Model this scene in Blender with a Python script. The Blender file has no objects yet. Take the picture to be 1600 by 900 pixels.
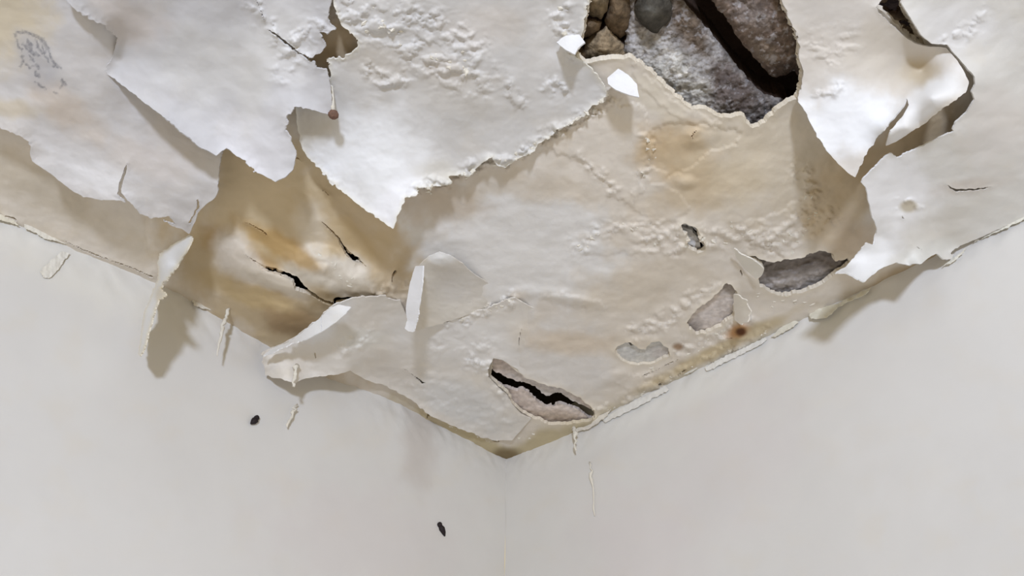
import bpy, math, random
import numpy as np
from mathutils import Vector

scene = bpy.context.scene
col = scene.collection
random.seed(4)
RNG = np.random.default_rng(11)

# ------------------------------------------------------------------ camera
F = 1155.0                      # focal length in pixels of the 1600 x 900 frame
PITCH = math.radians(40.9)
CAM = np.array([0.0, 0.0, 1.6])
H = 2.6                         # ceiling height
cam_data = bpy.data.cameras.new('camera')
cam_data.sensor_fit = 'HORIZONTAL'
cam_data.sensor_width = 36.0
cam_data.lens = 36.0 * F / 1600.0
cam_data.clip_start = 0.02
cam = bpy.data.objects.new('camera', cam_data)
cam.location = CAM
cam.rotation_euler = (math.radians(90) + PITCH, 0, 0)
col.objects.link(cam)
scene.camera = cam

# ------------------------------------------------------------------ light and exposure
world = bpy.data.worlds.new('world')
scene.world = world
world.use_nodes = True
bg = world.node_tree.nodes['Background']
bg.inputs['Color'].default_value = (1.0, 0.82, 0.45, 1)
bg.inputs['Strength'].default_value = 0.62

lamp_data = bpy.data.lights.new('room_lamp', 'POINT')
lamp_data.energy = 245.0
lamp_data.color = (0.755, 0.85, 1.06)
lamp_data.shadow_soft_size = 0.11
lamp = bpy.data.objects.new('room_lamp', lamp_data)
lamp.location = (0.0, -2.0, 1.50)
col.objects.link(lamp)

vs = scene.view_settings
scene.display_settings.display_device = 'sRGB'
vs.view_transform = 'Standard'
vs.look = 'None'
vs.gamma = 1.0
vs.exposure = 0.15
vs.use_curve_mapping = False

# ------------------------------------------------------------------ geometry helpers
FWD = np.array([0, math.cos(PITCH), math.sin(PITCH)])
UPV = np.array([0, -math.sin(PITCH), math.cos(PITCH)])


def rays(px, py):
    px = np.asarray(px, float); py = np.asarray(py, float)
    a = (px - 800.0) / F
    b = (450.0 - py) / F
    return np.stack([a, FWD[1] + b * UPV[1], FWD[2] + b * UPV[2]], -1)


def on_ceiling(px, py, drop=0.0):
    """point `drop` metres under the ceiling plane for a photograph coordinate"""
    r = rays(px, py)
    t = (H - np.asarray(drop, float) - CAM[2]) / r[..., 2]
    return CAM + r * t[..., None]


CORNER = on_ceiling(790, 718)
PL = on_ceiling(0, 333)
PR = on_ceiling(1600, 335)
DL = (PL - CORNER) / np.linalg.norm(PL - CORNER)      # along the left wall
DR = (PR - CORNER) / np.linalg.norm(PR - CORNER)      # along the right wall
NL = np.array([-DL[1], DL[0], 0]); NL = NL if NL @ (CAM - CORNER) > 0 else -NL
NR = np.array([-DR[1], DR[0], 0]); NR = NR if NR @ (CAM - CORNER) > 0 else -NR
WALLN = {'l': NL, 'r': NR}


def on_wall(px, py, side, off=0.0):
    n = WALLN[side]
    r = rays(px, py)
    t = (((CORNER - CAM) @ n) + np.asarray(off, float)) / (r @ n)
    return CAM + r * t[..., None]


def dw(px, py, side, off):
    """drop below the ceiling of the point `off` metres in front of a wall"""
    return float(H - on_wall(px, py, side, off)[2])


def hash2(ix, iy, seed):
    n = (ix.astype(np.int64) * 374761393 + iy.astype(np.int64) * 668265263 + seed * 1442695041) & 0xFFFFFFFF
    n = ((n ^ (n >> 13)) * 1274126177) & 0xFFFFFFFF
    n = (n ^ (n >> 16)) & 0xFFFFFFFF
    return n / 4294967295.0


def vnoise(x, y, seed=0):
    """gradient noise, about -1..1"""
    x0 = np.floor(x); y0 = np.floor(y)
    fx = x - x0; fy = y - y0
    u = fx * fx * fx * (fx * (fx * 6 - 15) + 10)
    v = fy * fy * fy * (fy * (fy * 6 - 15) + 10)
    out = 0
    for dx in (0, 1):
        for dy in (0, 1):
            a = hash2(x0 + dx, y0 + dy, seed) * 2 * math.pi
            g = np.cos(a) * (fx - dx) + np.sin(a) * (fy - dy)
            w = (u if dx else 1 - u) * (v if dy else 1 - v)
            out = out + g * w
    return out * 1.5


def fbm(x, y, seed=0, octaves=4, gain=0.5):
    s = 0; a = 1.0
    for o in range(octaves):
        s = s + a * vnoise(x, y, seed + o * 17)
        x = x * 2.03 + 5.1; y = y * 2.03 + 1.7
        a *= gain
    return s


def smooth(e0, e1, x):
    t = np.clip((x - e0) / (e1 - e0), 0, 1)
    return t * t * (3 - 2 * t)


def sdf_poly(px, py, poly):
    """signed distance to a closed outline, positive inside"""
    P = np.asarray(poly, float)[:, :2]
    best = np.full(px.shape, 1e18)
    inside = np.zeros(px.shape, bool)
    n = len(P)
    for i in range(n):
        ax, ay = P[i]; bx, by = P[(i + 1) % n]
        ex, ey = bx - ax, by - ay
        wx, wy = px - ax, py - ay
        t = np.clip((wx * ex + wy * ey) / (ex * ex + ey * ey + 1e-12), 0, 1)
        dx, dy = wx - t * ex, wy - t * ey
        np.minimum(best, dx * dx + dy * dy, out=best)
        if ay != by:
            c = ((ay > py) != (by > py)) & (px < (bx - ax) * (py - ay) / (by - ay) + ax)
            inside ^= c
    d = np.sqrt(best)
    return np.where(inside, d, -d)


def dist_line(px, py, line):
    """distance to an open line whose points may carry a half width as third number"""
    best = np.full(px.shape, 1e9)
    for i in range(len(line) - 1):
        a = line[i]; b = line[i + 1]
        ex, ey = b[0] - a[0], b[1] - a[1]
        wx, wy = px - a[0], py - a[1]
        t = np.clip((wx * ex + wy * ey) / (ex * ex + ey * ey + 1e-12), 0, 1)
        d = np.hypot(wx - t * ex, wy - t * ey)
        if len(a) > 2:
            d = d - (a[2] + (b[2] - a[2]) * t)
        best = np.minimum(best, d)
    return best


def tps(ctrl):
    """smooth surface through (x, y, value) points"""
    C = np.asarray(ctrl, float)
    X = C[:, :2] / 100.0; z = C[:, 2]
    n = len(X)
    r2 = ((X[:, None] - X[None]) ** 2).sum(-1)
    K = 0.5 * r2 * np.log(r2 + 1e-9) + np.eye(n) * 0.01
    Pm = np.concatenate([np.ones((n, 1)), X], 1)
    A = np.zeros((n + 3, n + 3)); A[:n, :n] = K; A[:n, n:] = Pm; A[n:, :n] = Pm.T
    w = np.linalg.solve(A, np.concatenate([z, np.zeros(3)]))

    def f(px, py):
        sh = px.shape
        q = np.stack([px.ravel(), py.ravel()], 1) / 100.0
        out = np.zeros(len(q))
        for k in range(0, len(q), 40000):
            qq = q[k:k + 40000]
            r2 = ((qq[:, None] - X[None]) ** 2).sum(-1)
            out[k:k + 40000] = (0.5 * r2 * np.log(r2 + 1e-9)) @ w[:n] + w[n] + qq @ w[n + 1:]
        return out.reshape(sh)
    return f


def lin(rgb):
    c = np.asarray(rgb, float) / 255.0
    return np.where(c <= 0.04045, c / 12.92, ((c + 0.055) / 1.055) ** 2.4)


def make_mesh(name, V, T, C=None, flat_from=None):
    me = bpy.data.meshes.new(name)
    V = np.ascontiguousarray(V, np.float32); T = np.ascontiguousarray(T, np.int32)
    me.vertices.add(len(V)); me.vertices.foreach_set('co', V.ravel())
    me.loops.add(len(T) * 3); me.loops.foreach_set('vertex_index', T.ravel())
    me.polygons.add(len(T))
    me.polygons.foreach_set('loop_start', np.arange(len(T), dtype=np.int32) * 3)
    sm = np.ones(len(T), bool)
    if flat_from is not None:
        sm[flat_from:] = False
    me.polygons.foreach_set('use_smooth', sm)
    if C is not None:
        at = me.color_attributes.new('Col', 'FLOAT_COLOR', 'POINT')
        cc = np.ones((len(V), 4), np.float32); cc[:, :3] = C
        at.data.foreach_set('color', cc.ravel())
    me.update(calc_edges=True)
    me.validate()
    return me


def add(name, me, mat, parent=None, origin=None, label=None, cat=None, group=None, kind=None):
    o = bpy.data.objects.new(name, me)
    col.objects.link(o)
    if me is not None and mat is not None:
        me.materials.append(mat)
    if origin is not None:
        o.location = origin
    if parent is not None:
        o.parent = parent
        o.matrix_parent_inverse.identity()
        if origin is not None:
            o.location = Vector(origin) - Vector(parent.location)
    if label: o['label'] = label
    if cat: o['category'] = cat
    if group: o['group'] = group
    if kind: o['kind'] = kind
    return o


def clip_tris(V2, T, f, attrs):
    """keep the part of the triangles where f > 0; attrs are per-vertex arrays carried along"""
    pos = f > 0
    cnt = pos[T].sum(1)
    keep = [T[cnt == 3]]
    cross = T[(cnt == 1) | (cnt == 2)]
    extra = []; lookup = {}; base = len(f); new = []

    def cut(a, b):
        k = (a, b) if a < b else (b, a)
        if k not in lookup:
            i, j = k
            t = f[i] / (f[i] - f[j])
            lookup[k] = base + len(new)
            new.append((i, j, t))
        return lookup[k]
    for tri in cross.tolist():
        out = []
        for q in range(3):
            a, b = tri[q], tri[(q + 1) % 3]
            if pos[a]: out.append(a)
            if pos[a] != pos[b]: out.append(cut(a, b))
        for q in range(1, len(out) - 1):
            extra.append((out[0], out[q], out[q + 1]))
    if extra: keep.append(np.array(extra))
    T2 = np.concatenate(keep)
    if new:
        nw = np.array(new); i = nw[:, 0].astype(int); j = nw[:, 1].astype(int); t = nw[:, 2]
        attrs = [np.concatenate([A, A[i] + (A[j] - A[i]) * (t if A.ndim == 1 else t[:, None])]) for A in attrs]
    used = np.unique(T2)
    remap = np.full(len(attrs[0]), -1); remap[used] = np.arange(len(used))
    return [A[used] for A in attrs], remap[T2]


def grid(x0, x1, y0, y1, step):
    xs = np.arange(x0, x1 + step, step); ys = np.arange(y0, y1 + step, step)
    gx, gy = np.meshgrid(xs, ys)
    ny, nx = gx.shape
    idx = np.arange(nx * ny).reshape(ny, nx)
    a = idx[:-1, :-1].ravel(); b = idx[:-1, 1:].ravel(); c = idx[1:, 1:].ravel(); d = idx[1:, :-1].ravel()
    alt = ((np.arange(ny - 1)[:, None] + np.arange(nx - 1)[None]) % 2 == 0).ravel()
    t1 = np.where(alt[:, None], np.stack([a, b, c], 1), np.stack([a, b, d], 1))
    t2 = np.where(alt[:, None], np.stack([a, c, d], 1), np.stack([b, c, d], 1))
    T = np.concatenate([t1, t2])[:, ::1]
    return gx.ravel(), gy.ravel(), T


def normals(V, T):
    n = np.cross(V[T[:, 1]] - V[T[:, 0]], V[T[:, 2]] - V[T[:, 0]])
    N = np.zeros_like(V)
    for k in range(3):
        np.add.at(N, T[:, k], n)
    return N / (np.linalg.norm(N, axis=1, keepdims=True) + 1e-12)


def solid(V, T, C, th, up=False):
    """give a sheet real thickness on its far side; the rim gets its own vertices"""
    N = normals(V, T)
    back = V + np.array([0, 0, th]) if up else V - N * th
    E = np.sort(np.concatenate([T[:, [0, 1]], T[:, [1, 2]], T[:, [2, 0]]]), axis=1)
    D = np.concatenate([T[:, [0, 1]], T[:, [1, 2]], T[:, [2, 0]]])
    key = E[:, 0].astype(np.int64) * (len(V) + 1) + E[:, 1]
    _, first, cnt = np.unique(key, return_index=True, return_counts=True)
    B = D[first[cnt == 1]]
    n = len(V); m = len(B)
    rim = np.concatenate([V[B[:, 0]], V[B[:, 1]], back[B[:, 0]], back[B[:, 1]]])
    rc = np.concatenate([C[B[:, 0]], C[B[:, 1]], C[B[:, 0]], C[B[:, 1]]])
    o = 2 * n; k = np.arange(m)
    r1 = np.stack([o + k, o + 2 * m + k, o + 3 * m + k], 1)
    r2 = np.stack([o + k, o + 3 * m + k, o + m + k], 1)
    VV = np.concatenate([V, back, rim]); CC = np.concatenate([C, C, rc])
    TT = np.concatenate([T, T[:, ::-1] + n, r1, r2])
    return VV, TT, CC, 2 * len(T)


# ------------------------------------------------------------------ materials
def material(name, rough=0.75, mottle=0.10, mscale=14.0, bump=0.25, bscale=160.0, bdist=0.002, attr=True, color=(200, 195, 185),
             spots=None, grain=None):
    m = bpy.data.materials.new(name)
    m.use_nodes = True
    nt = m.node_tree; nd = nt.nodes; ln = nt.links
    b = nd['Principled BSDF']
    b.inputs['Roughness'].default_value = rough
    b.inputs['Specular IOR Level'].default_value = 0.25
    tc = nd.new('ShaderNodeNewGeometry')
    if attr:
        src = nd.new('ShaderNodeAttribute'); src.attribute_name = 'Col'; out = src.outputs['Color']
    else:
        src = nd.new('ShaderNodeRGB'); src.outputs[0].default_value = (*lin(color), 1); out = src.outputs[0]
    n1 = nd.new('ShaderNodeTexNoise'); n1.inputs['Scale'].default_value = mscale
    n1.inputs['Detail'].default_value = 6; n1.inputs['Roughness'].default_value = 0.62
    ln.new(tc.outputs['Position'], n1.inputs['Vector'])
    mr = nd.new('ShaderNodeMapRange')
    mr.inputs['From Min'].default_value = 0.3; mr.inputs['From Max'].default_value = 0.7
    mr.inputs['To Min'].default_value = 1 - mottle; mr.inputs['To Max'].default_value = 1 + mottle * 0.5
    ln.new(n1.outputs['Fac'], mr.inputs['Value'])
    mx = nd.new('ShaderNodeMix'); mx.data_type = 'RGBA'; mx.blend_type = 'MULTIPLY'; mx.inputs[0].default_value = 1
    ln.new(out, mx.inputs[6]); ln.new(mr.outputs[0], mx.inputs[7])
    last = mx.outputs[2]
    if spots:
        (sr, sg, sb), sscale, lo, hi = spots
        n3 = nd.new('ShaderNodeTexNoise'); n3.inputs['Scale'].default_value = sscale; n3.inputs['Detail'].default_value = 5
        ln.new(tc.outputs['Position'], n3.inputs['Vector'])
        r3 = nd.new('ShaderNodeMapRange'); r3.inputs['From Min'].default_value = lo; r3.inputs['From Max'].default_value = hi
        ln.new(n3.outputs['Fac'], r3.inputs['Value'])
        m3 = nd.new('ShaderNodeMix'); m3.data_type = 'RGBA'
        m3.inputs[7].default_value = (*lin((sr, sg, sb)), 1)
        ln.new(r3.outputs[0], m3.inputs[0]); ln.new(last, m3.inputs[6]); last = m3.outputs[2]
    ln.new(last, b.inputs['Base Color'])
    n2 = nd.new('ShaderNodeTexNoise'); n2.inputs['Scale'].default_value = bscale
    n2.inputs['Detail'].default_value = 5; n2.inputs['Roughness'].default_value = 0.6
    ln.new(tc.outputs['Position'], n2.inputs['Vector'])
    bp = nd.new('ShaderNodeBump'); bp.inputs['Strength'].default_value = bump; bp.inputs['Distance'].default_value = bdist
    ln.new(n2.outputs['Fac'], bp.inputs['Height']); ln.new(bp.outputs['Normal'], b.inputs['Normal'])
    return m


M_BASE = material('old_plaster', 0.8, 0.06, 16, 0.14, 90, 0.003)
M_PAINT = material('peeling_paint', 0.62, 0.04, 12, 0.08, 70, 0.002)
M_WALL = material('wall_paint', 0.7, 0.025, 5, 0.10, 60, 0.002)
M_CONC = material('raw_concrete', 0.95, 0.30, 55, 0.7, 170, 0.005)
M_PATCH = material('bare_concrete', 0.92, 0.12, 60, 0.35, 150, 0.004)
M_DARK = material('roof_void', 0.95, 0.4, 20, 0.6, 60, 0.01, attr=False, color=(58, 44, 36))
M_BLACK = material('insect_black', 0.6, 0.2, 60, 0.2, 200, 0.001, attr=False, color=(38, 30, 32))
M_RUST = material('rusty_nail', 0.7, 0.3, 90, 0.4, 300, 0.001, attr=False, color=(120, 92, 78))
M_CHIP = material('paint_chip', 0.65, 0.1, 60, 0.3, 200, 0.001, attr=False, color=(226, 221, 208))
M_FLOOR = material('floor', 0.7, 0.1, 4, 0.1, 30, 0.002, attr=False, color=(170, 158, 140))


# ------------------------------------------------------------------ colour and relief fields of the plaster
def blob(px, py, x, y, rx, ry, rot=0, seed=1, soft=0.55, wob=0.35):
    c, s = math.cos(math.radians(rot)), math.sin(math.radians(rot))
    dx, dy = px - x, py - y
    u = (dx * c + dy * s) / rx; v = (-dx * s + dy * c) / ry
    r = np.hypot(u, v) + wob * fbm(px / 45.0, py / 45.0, seed, 4)
    return 1 - smooth(1 - soft, 1 + soft, r)


def paint(base, px, py, stain_shading, seed=3):
    C = np.tile(lin(base), (len(px), 1))
    n = fbm(px / 70.0, py / 55.0, seed, 4)
    warm = smooth(0.0, 0.9, n)[:, None] * 0.30
    C = C * (1 - warm) + C * np.array([1.0, 0.95, 0.86]) * warm
    for k, st in enumerate(stain_shading):
        (x, y, rx, ry, rot, rgb, a) = st[:7]
        soft = st[7] if len(st) > 7 else 0.5
        w = (a * blob(px, py, x, y, rx, ry, rot, seed + 31 + k * 7, soft))[:, None]
        g = np.mean(rgb)
        C = C * (1 - w) + lin(g + 0.72 * (np.array(rgb, float) - g) + 4) * w
    return C


SCUFF = [[(25, 58, 1), (24, 52, 1), (34, 50, 1.6), (45, 51, 1.6), (55, 56, 2.2), (66, 62, 3.0), (72, 72, 1.6), (77, 82, 1.6), (81, 93, 2.2), (86, 102, 2.6), (95, 106, 2)],
         [(44, 62, 2), (46, 70, 4), (50, 76, 1)], [(36, 68, 1), (44, 78, 2.2), (54, 84, 2.6), (64, 88, 1)], [(55, 62, .6), (60, 74, 1.6), (66, 84, .8), (70, 80, 1)],
         [(34, 88, 2), (36, 96, 1.6), (31, 105, 1)], [(46, 88, 1.2), (52, 94, 2)], [(58, 100, 2.2), (60, 108, 1)], [(55, 112, 2), (59, 119, 3)], [(55, 128, 1), (66, 136, 1.4), (72, 139, .6)],
         [(97, 126, 2), (101, 131, 2.6), (94, 137, 1)], [(26, 62, .8), (28, 72, .6), (34, 78, .8)], [(66, 70, .6), (70, 86, 1.0), (76, 96, .8)], [(40, 100, .8), (48, 106, .8), (52, 102, .6)], [(84, 143, .6), (90, 146, .8)]]


def scuff(C, px, py):
    wx = px + 2.2 * fbm(px / 6, py / 6, 77, 3); wy = py + 2.2 * fbm(px / 6, py / 6, 78, 3)
    w = np.zeros(len(px))
    near = (px < 130) & (py < 165)
    for L in SCUFF:
        w[near] = np.maximum(w[near], 0.6 * (1 - smooth(-0.6, 1.6, dist_line(wx[near], wy[near], L))))
    w = w * (0.55 + 0.45 * smooth(-.4, .5, fbm(px / 5, py / 5, 79, 2)))
    haze = 0.4 * blob(px, py, 55, 90, 24, 48, -25, 80, 0.4)
    C = C * (1 - haze[:, None]) + lin((176, 176, 182)) * haze[:, None]
    return C * (1 - w[:, None]) + lin((86, 88, 98)) * w[:, None]


def relief(px, py, seed, big=0.004, mid=0.0012, fine=0.0005):
    P = on_ceiling(px, py)
    x, y = P[:, 0], P[:, 1]
    d = big * fbm(x / 0.13, y / 0.13, seed, 3) + mid * fbm(x / 0.034, y / 0.034, seed + 5, 3) + fine * fbm(x / 0.010, y / 0.010, seed + 9, 3)
    return d


# crumbling ridges where old coats end: line points, width (px), height (m)
RIDGES = [
    ([(650, 297), (705, 285), (760, 255), (800, 250), (850, 217), (915, 183), (960, 150)], 10, 0.006),
    ([(545, 15), (600, 40), (650, 75), (700, 110), (740, 118)], 26, 0.006),
    ([(1010, 215), (1018, 245), (1000, 275)], 9, 0.005),
    ([(905, 245), (935, 270), (965, 308)], 7, 0.004),
    ([(905, 390), (930, 360), (1000, 350), (1070, 365)], 14, 0.004),
    ([(1010, 378), (1080, 380), (1150, 365), (1200, 372)], 18, 0.006),
    ([(1200, 380), (1260, 330), (1275, 300), (1250, 270)], 16, 0.005),
    ([(1220, 390), (1270, 350), (1300, 340)], 14, 0.005),
    ([(720, 495), (770, 480), (800, 465)], 9, 0.007),
    ([(680, 505), (730, 500), (780, 490)], 8, 0.004),
    ([(990, 520), (1050, 500), (1075, 470), (1110, 450)], 14, 0.006),
    ([(1060, 550), (1110, 530), (1170, 500)], 12, 0.006),
    ([(925, 650), (1000, 615), (1100, 565), (1200, 515)], 9, 0.006),
    ([(560, 470), (600, 455), (640, 450)], 12, 0.006),
]
LUMPS = [(375, 400, 24, 32, -20, .014), (430, 437, 42, 12, 25, .016), (480, 415, 30, 20, 25, .020), (530, 425, 34, 22, 20, .018), (470, 345, 20, 34, -20, .012), (505, 450, 22, 12, 20, .012), (570, 440, 26, 18, 0, .012),
         (500, 395, 20, 10, 10, .010), (450, 500, 60, 16, 20, .010), (560, 330, 70, 14, 40, -.006), (1290, 250, 30, 60, 0, -.006), (1090, 215, 30, 14, -20, .006), (1070, 285, 14, 9, 0, .008), (1180, 300, 60, 40, 0, .004),
         (1010, 545, 0.1, 0.1, 0, 0), (1010, 530, 12, 10, 0, .006), (1045, 525, 14, 11, 20, .006), (1025, 512, 10, 8, 0, .005), (960, 590, 24, 9, -20, .006), (870, 460, 60, 8, 5, .004), (900, 470, 30, 6, 8, .004)]
COATS = [
    ([(850, 225), (905, 190), (960, 165), (1005, 165), (1018, 215), (1020, 245), (1000, 272), (1005, 300), (985, 318), (966, 312), (950, 290), (930, 268), (905, 248), (870, 240)], .003),
    ([(908, 395), (925, 365), (955, 352), (1000, 350), (1050, 362), (1060, 392), (1010, 398), (975, 395), (940, 398), (925, 402)], .0025),
    ([(1000, 272), (1030, 290), (1060, 300), (1080, 330), (1050, 345), (1010, 340), (985, 320)], .0022),
    ([(1020, 200), (1060, 190), (1110, 195), (1160, 205), (1150, 225), (1110, 235), (1080, 262), (1050, 275), (1020, 260)], -.003),
    ([(1160, 350), (1220, 330), (1265, 300), (1275, 330), (1250, 360), (1200, 385), (1165, 378)], .003),
    ([(965, 600), (985, 585), (1035, 590), (1060, 575), (1110, 552), (1150, 535), (1100, 565), (1040, 600), (985, 615)], .003),
    ([(990, 95), (1020, 125), (1060, 165), (1130, 195), (1110, 205), (1060, 185), (1010, 145), (985, 115)], .002),
    ([(840, 465), (880, 458), (930, 470), (960, 482), (920, 484), (870, 476)], .002),
]
BASE_HOLES = {
    'big': [(921, -60), (921, 0), (917, 20), (913, 50), (910, 62), (905, 75), (901, 85), (915, 99), (930, 97), (945, 92), (985, 91),
            (1000, 98), (1015, 112), (1040, 135), (1060, 155), (1080, 172), (1100, 171), (1125, 182), (1145, 184), (1160, 180),
            (1166, 190), (1175, 201), (1186, 198), (1195, 192), (1210, 176), (1230, 160), (1245, 155), (1253, 130), (1254, 110),
            (1248, 90), (1250, 70), (1240, 45), (1232, 25), (1222, 0), (1218, -60)],
    'gap': [(1366, -40), (1410, -40), (1409, 0), (1416, 22), (1428, 38), (1434, 52), (1448, 72), (1430, 64), (1412, 52), (1398, 36),
            (1380, 18), (1366, 10)],
    'slot': [(1170, 400), (1180, 401), (1195, 408), (1213, 410), (1225, 406), (1258, 402), (1266, 395), (1285, 392), (1300, 396),
             (1306, 408), (1325, 405), (1330, 412), (1310, 425), (1300, 432), (1285, 445), (1250, 458), (1225, 463), (1205, 458),
             (1188, 447), (1184, 436), (1194, 425), (1192, 416), (1180, 408)],
    'oval': [(1135, 442), (1141, 444), (1152, 456), (1149, 478), (1147, 494), (1128, 508), (1105, 520), (1088, 523), (1076, 514),
             (1071, 505), (1080, 495), (1090, 482), (1108, 470), (1125, 456)],
    'leaf': [(959, 547), (975, 535), (988, 537), (998, 546), (1008, 546), (1018, 534), (1030, 533), (1043, 545), (1048, 556),
             (1030, 563), (1015, 568), (985, 570), (970, 562)],
    'split': [(770, 562), (776, 560), (786, 564), (800, 574), (820, 590), (855, 603), (880, 608), (905, 622), (931, 642), (930, 650),
              (922, 657), (900, 662), (856, 664), (840, 655), (815, 645), (802, 630), (793, 615), (775, 600), (766, 588), (768, 575)],
    'bean': [(1064, 351), (1072, 350), (1088, 357), (1098, 370), (1102, 384), (1100, 394), (1090, 396), (1080, 392), (1071, 380),
             (1070, 368)],
}
BASE_CRACKS = [
    [(384, 398, 0.5), (400, 410, 1.6), (412, 419, 4.2), (430, 423, 3.8), (448, 430, 4.4), (461, 437, 5.8), (467, 448, 8), (480, 455, 3.2), (500, 468, 2.6), (527, 480, 3.4)],
    [(500, 344, 0.4), (512, 356, 2.0), (528, 372, 2.3), (536, 386, 2.8), (545, 398, 4.2), (556, 404, 3.8), (574, 417, 0.5)],
    [(552, 402, 2.5), (555, 415, 0.4)],
    [(380, 346, 0.4), (398, 354, 1.5), (417, 367, 1.4)],
    [(454, 240, 1.0), (462, 246, 1.4), (471, 252, 0.4)],
    [(618, 424, 2.2), (614, 432, 1.6), (612, 444, 0.5)],
    [(525, 470, 5.0), (545, 468, 4.0), (560, 466, 0.5)],
    [(500, 296, 0.4), (508, 300, 1.0), (518, 308, 0.3)],
    [(1088, 205, 1.2), (1081, 212, 1.5), (1082, 220, 0.4)],
    [(1157, 424, 2.0), (1161, 432, 0.8)],
    [(762, 684, 1.0), (772, 687, 3.2), (783, 691, 0.5)],
    [(710, 668, 0.6), (720, 667, 2.4), (730, 663, 0.4)],
    [(668, 640, 0.5), (671, 648, 2.2), (666, 654, 0.5)],
    [(650, 592, 0.4), (656, 596, 1.8), (664, 600, 0.4)],
    [(1005, 588, 1.6), (1030, 576, 0.5), (1050, 566, 1.5), (1060, 561, 0.4)],
    [(1122, 533, 0.5), (1146, 527, 0.7)],
    [(612, 463, 0.3), (625, 472, 1.0)],
    [(96, 374, 0.4), (120, 386, 1.2), (145, 397, 1.8), (175, 408, 0.8), (205, 418, 1.2), (238, 433, 1.8)],
    [(8, 338, 1.5), (20, 341, 2.2), (32, 349, 0.6)],
    [(1078, 573, 0.4), (1068, 580, 1.6), (1058, 587, 0.5)], [(1036, 597, 0.8), (1030, 602, 2.0)],
]
OCHRE = (188, 158, 108); TAN = (205, 188, 156); GREY = (222, 219, 214); CREAM = (219, 211, 199); DIRT = (140, 118, 82)
BASE_STAIN_SHADING = [
    (420, 330, 150, 130, 20, (212, 186, 138), 0.95, 0.35),
    (420, 470, 170, 70, 30, (201, 174, 126), 0.9, 0.4),
    (570, 370, 70, 110, -35, (204, 176, 128), 0.85, 0.4),
    (390, 410, 80, 22, 35, (190, 150, 88), 0.8, 0.5),
    (372, 400, 30, 42, -20, (222, 210, 192), 0.95, 0.5),
    (430, 440, 56, 16, 25, (224, 212, 192), 0.95, 0.45),
    (485, 345, 24, 36, -25, (216, 200, 172), 0.85, 0.5),
    (520, 425, 70, 30, 18, (226, 216, 198), 0.95, 0.4),
    (440, 385, 70, 18, 30, (196, 152, 78), 0.85, 0.45),
    (400, 465, 80, 16, 22, (196, 164, 104), 0.8, 0.5),
    (560, 375, 50, 14, 50, (198, 166, 110), 0.7, 0.5),
    (880, 560, 90, 60, 10, (216, 211, 204), 0.9, 0.4),
    (855, 480, 60, 20, 8, (208, 198, 184), 0.7, 0.5),
    (1100, 590, 240, 16, -26, (200, 194, 172), 0.8, 0.6),
    (470, 510, 60, 22, 20, (166, 130, 82), 0.7, 0.5),
    (800, 380, 165, 90, 12, GREY, 1.0, 0.30),
    (820, 290, 90, 22, 8, (204, 189, 166), 0.7, 0.4),  # shade below the centre sheet's edge, painted in tan
    (690, 310, 60, 40, 0, (194, 170, 136), 0.7, 0.6),  # left end of the same edge shadow, also painted
    (1060, 240, 60, 45, 20, (206, 172, 118), 0.85, 0.5),
    (1110, 290, 90, 30, -25, (205, 176, 128), 0.7, 0.6),
    (1200, 250, 110, 90, 0, (216, 198, 164), 0.7, 0.6),
    (525, 75, 60, 50, 0, (190, 162, 118), 0.9, 0.5),
    (1310, 310, 48, 90, 15, (214, 190, 150), 0.9, 0.4),
    (1400, 240, 120, 40, -35, (206, 178, 132), 0.9, 0.4),
    (1330, 380, 40, 40, 0, (206, 182, 150), 0.7, 0.6),
    (1020, 150, 60, 20, 40, (220, 207, 180), 0.6, 0.5),
    (60, 290, 120, 30, 30, (188, 170, 136), 0.5, 0.5),  # tan band below the far left lip
    (900, 535, 80, 18, 0, (214, 188, 150), 0.6, 0.6),
    (1000, 450, 90, 30, -10, (208, 192, 166), 0.6, 0.6),
    (1125, 545, 120, 10, -27, (196, 172, 120), 0.8, 0.5),
    (1154, 517, 17, 9, -15, (196, 128, 48), 0.9, 0.6),
    (1157, 518, 9, 6, 0, (96, 44, 4), 1.0, 0.5),
    (1060, 542, 8, 5, 0, (150, 98, 40), 0.8, 0.6),
    (740, 690, 130, 16, 27, (196, 178, 130), 0.95, 0.5),
    (850, 690, 110, 18, -24, (196, 178, 132), 0.95, 0.5),
    (792, 712, 22, 10, 0, (128, 104, 60), 0.9, 0.6),
    (1400, 440, 90, 16, -30, (184, 156, 112), 0.8, 0.5),  # brown shadow under the right sheet's tongue, put into the colour
]
base_d = tps([(-150, 262, 0.0), (0, 333, 0.006), (90, 371, 0.0), (160, 398, -0.006), (245, 437, -0.016), (340, 488, -0.006), (425, 541, 0.004),
              (520, 590, 0.012), (610, 622, -0.01), (700, 672, -0.002), (790, 718, 0.0), (870, 690, 0.012), (1000, 619, 0), (1200, 524, 0),
              (1460, 401, 0), (1750, 266, 0), (-150, -100, 0), (400, -100, 0), (800, -100, 0), (1750, -100, 0), (1300, 50, 0),
              (600, 200, 0), (420, 330, 0.004), (480, 420, 0.022), (430, 490, 0.018), (560, 380, 0.006), (330, 400, 0.0), (300, 300, 0),
              (620, 430, 0.006), (800, 380, 0.003), (1050, 300, 0.012), (1200, 280, 0.010), (1000, 480, 0.008), (1310, 300, -0.004),
              (150, 250, -0.004), (700, 580, 0.0), (1100, 180, 0.012), (950, 120, 0.004), (1250, 420, 0.004)])


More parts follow.
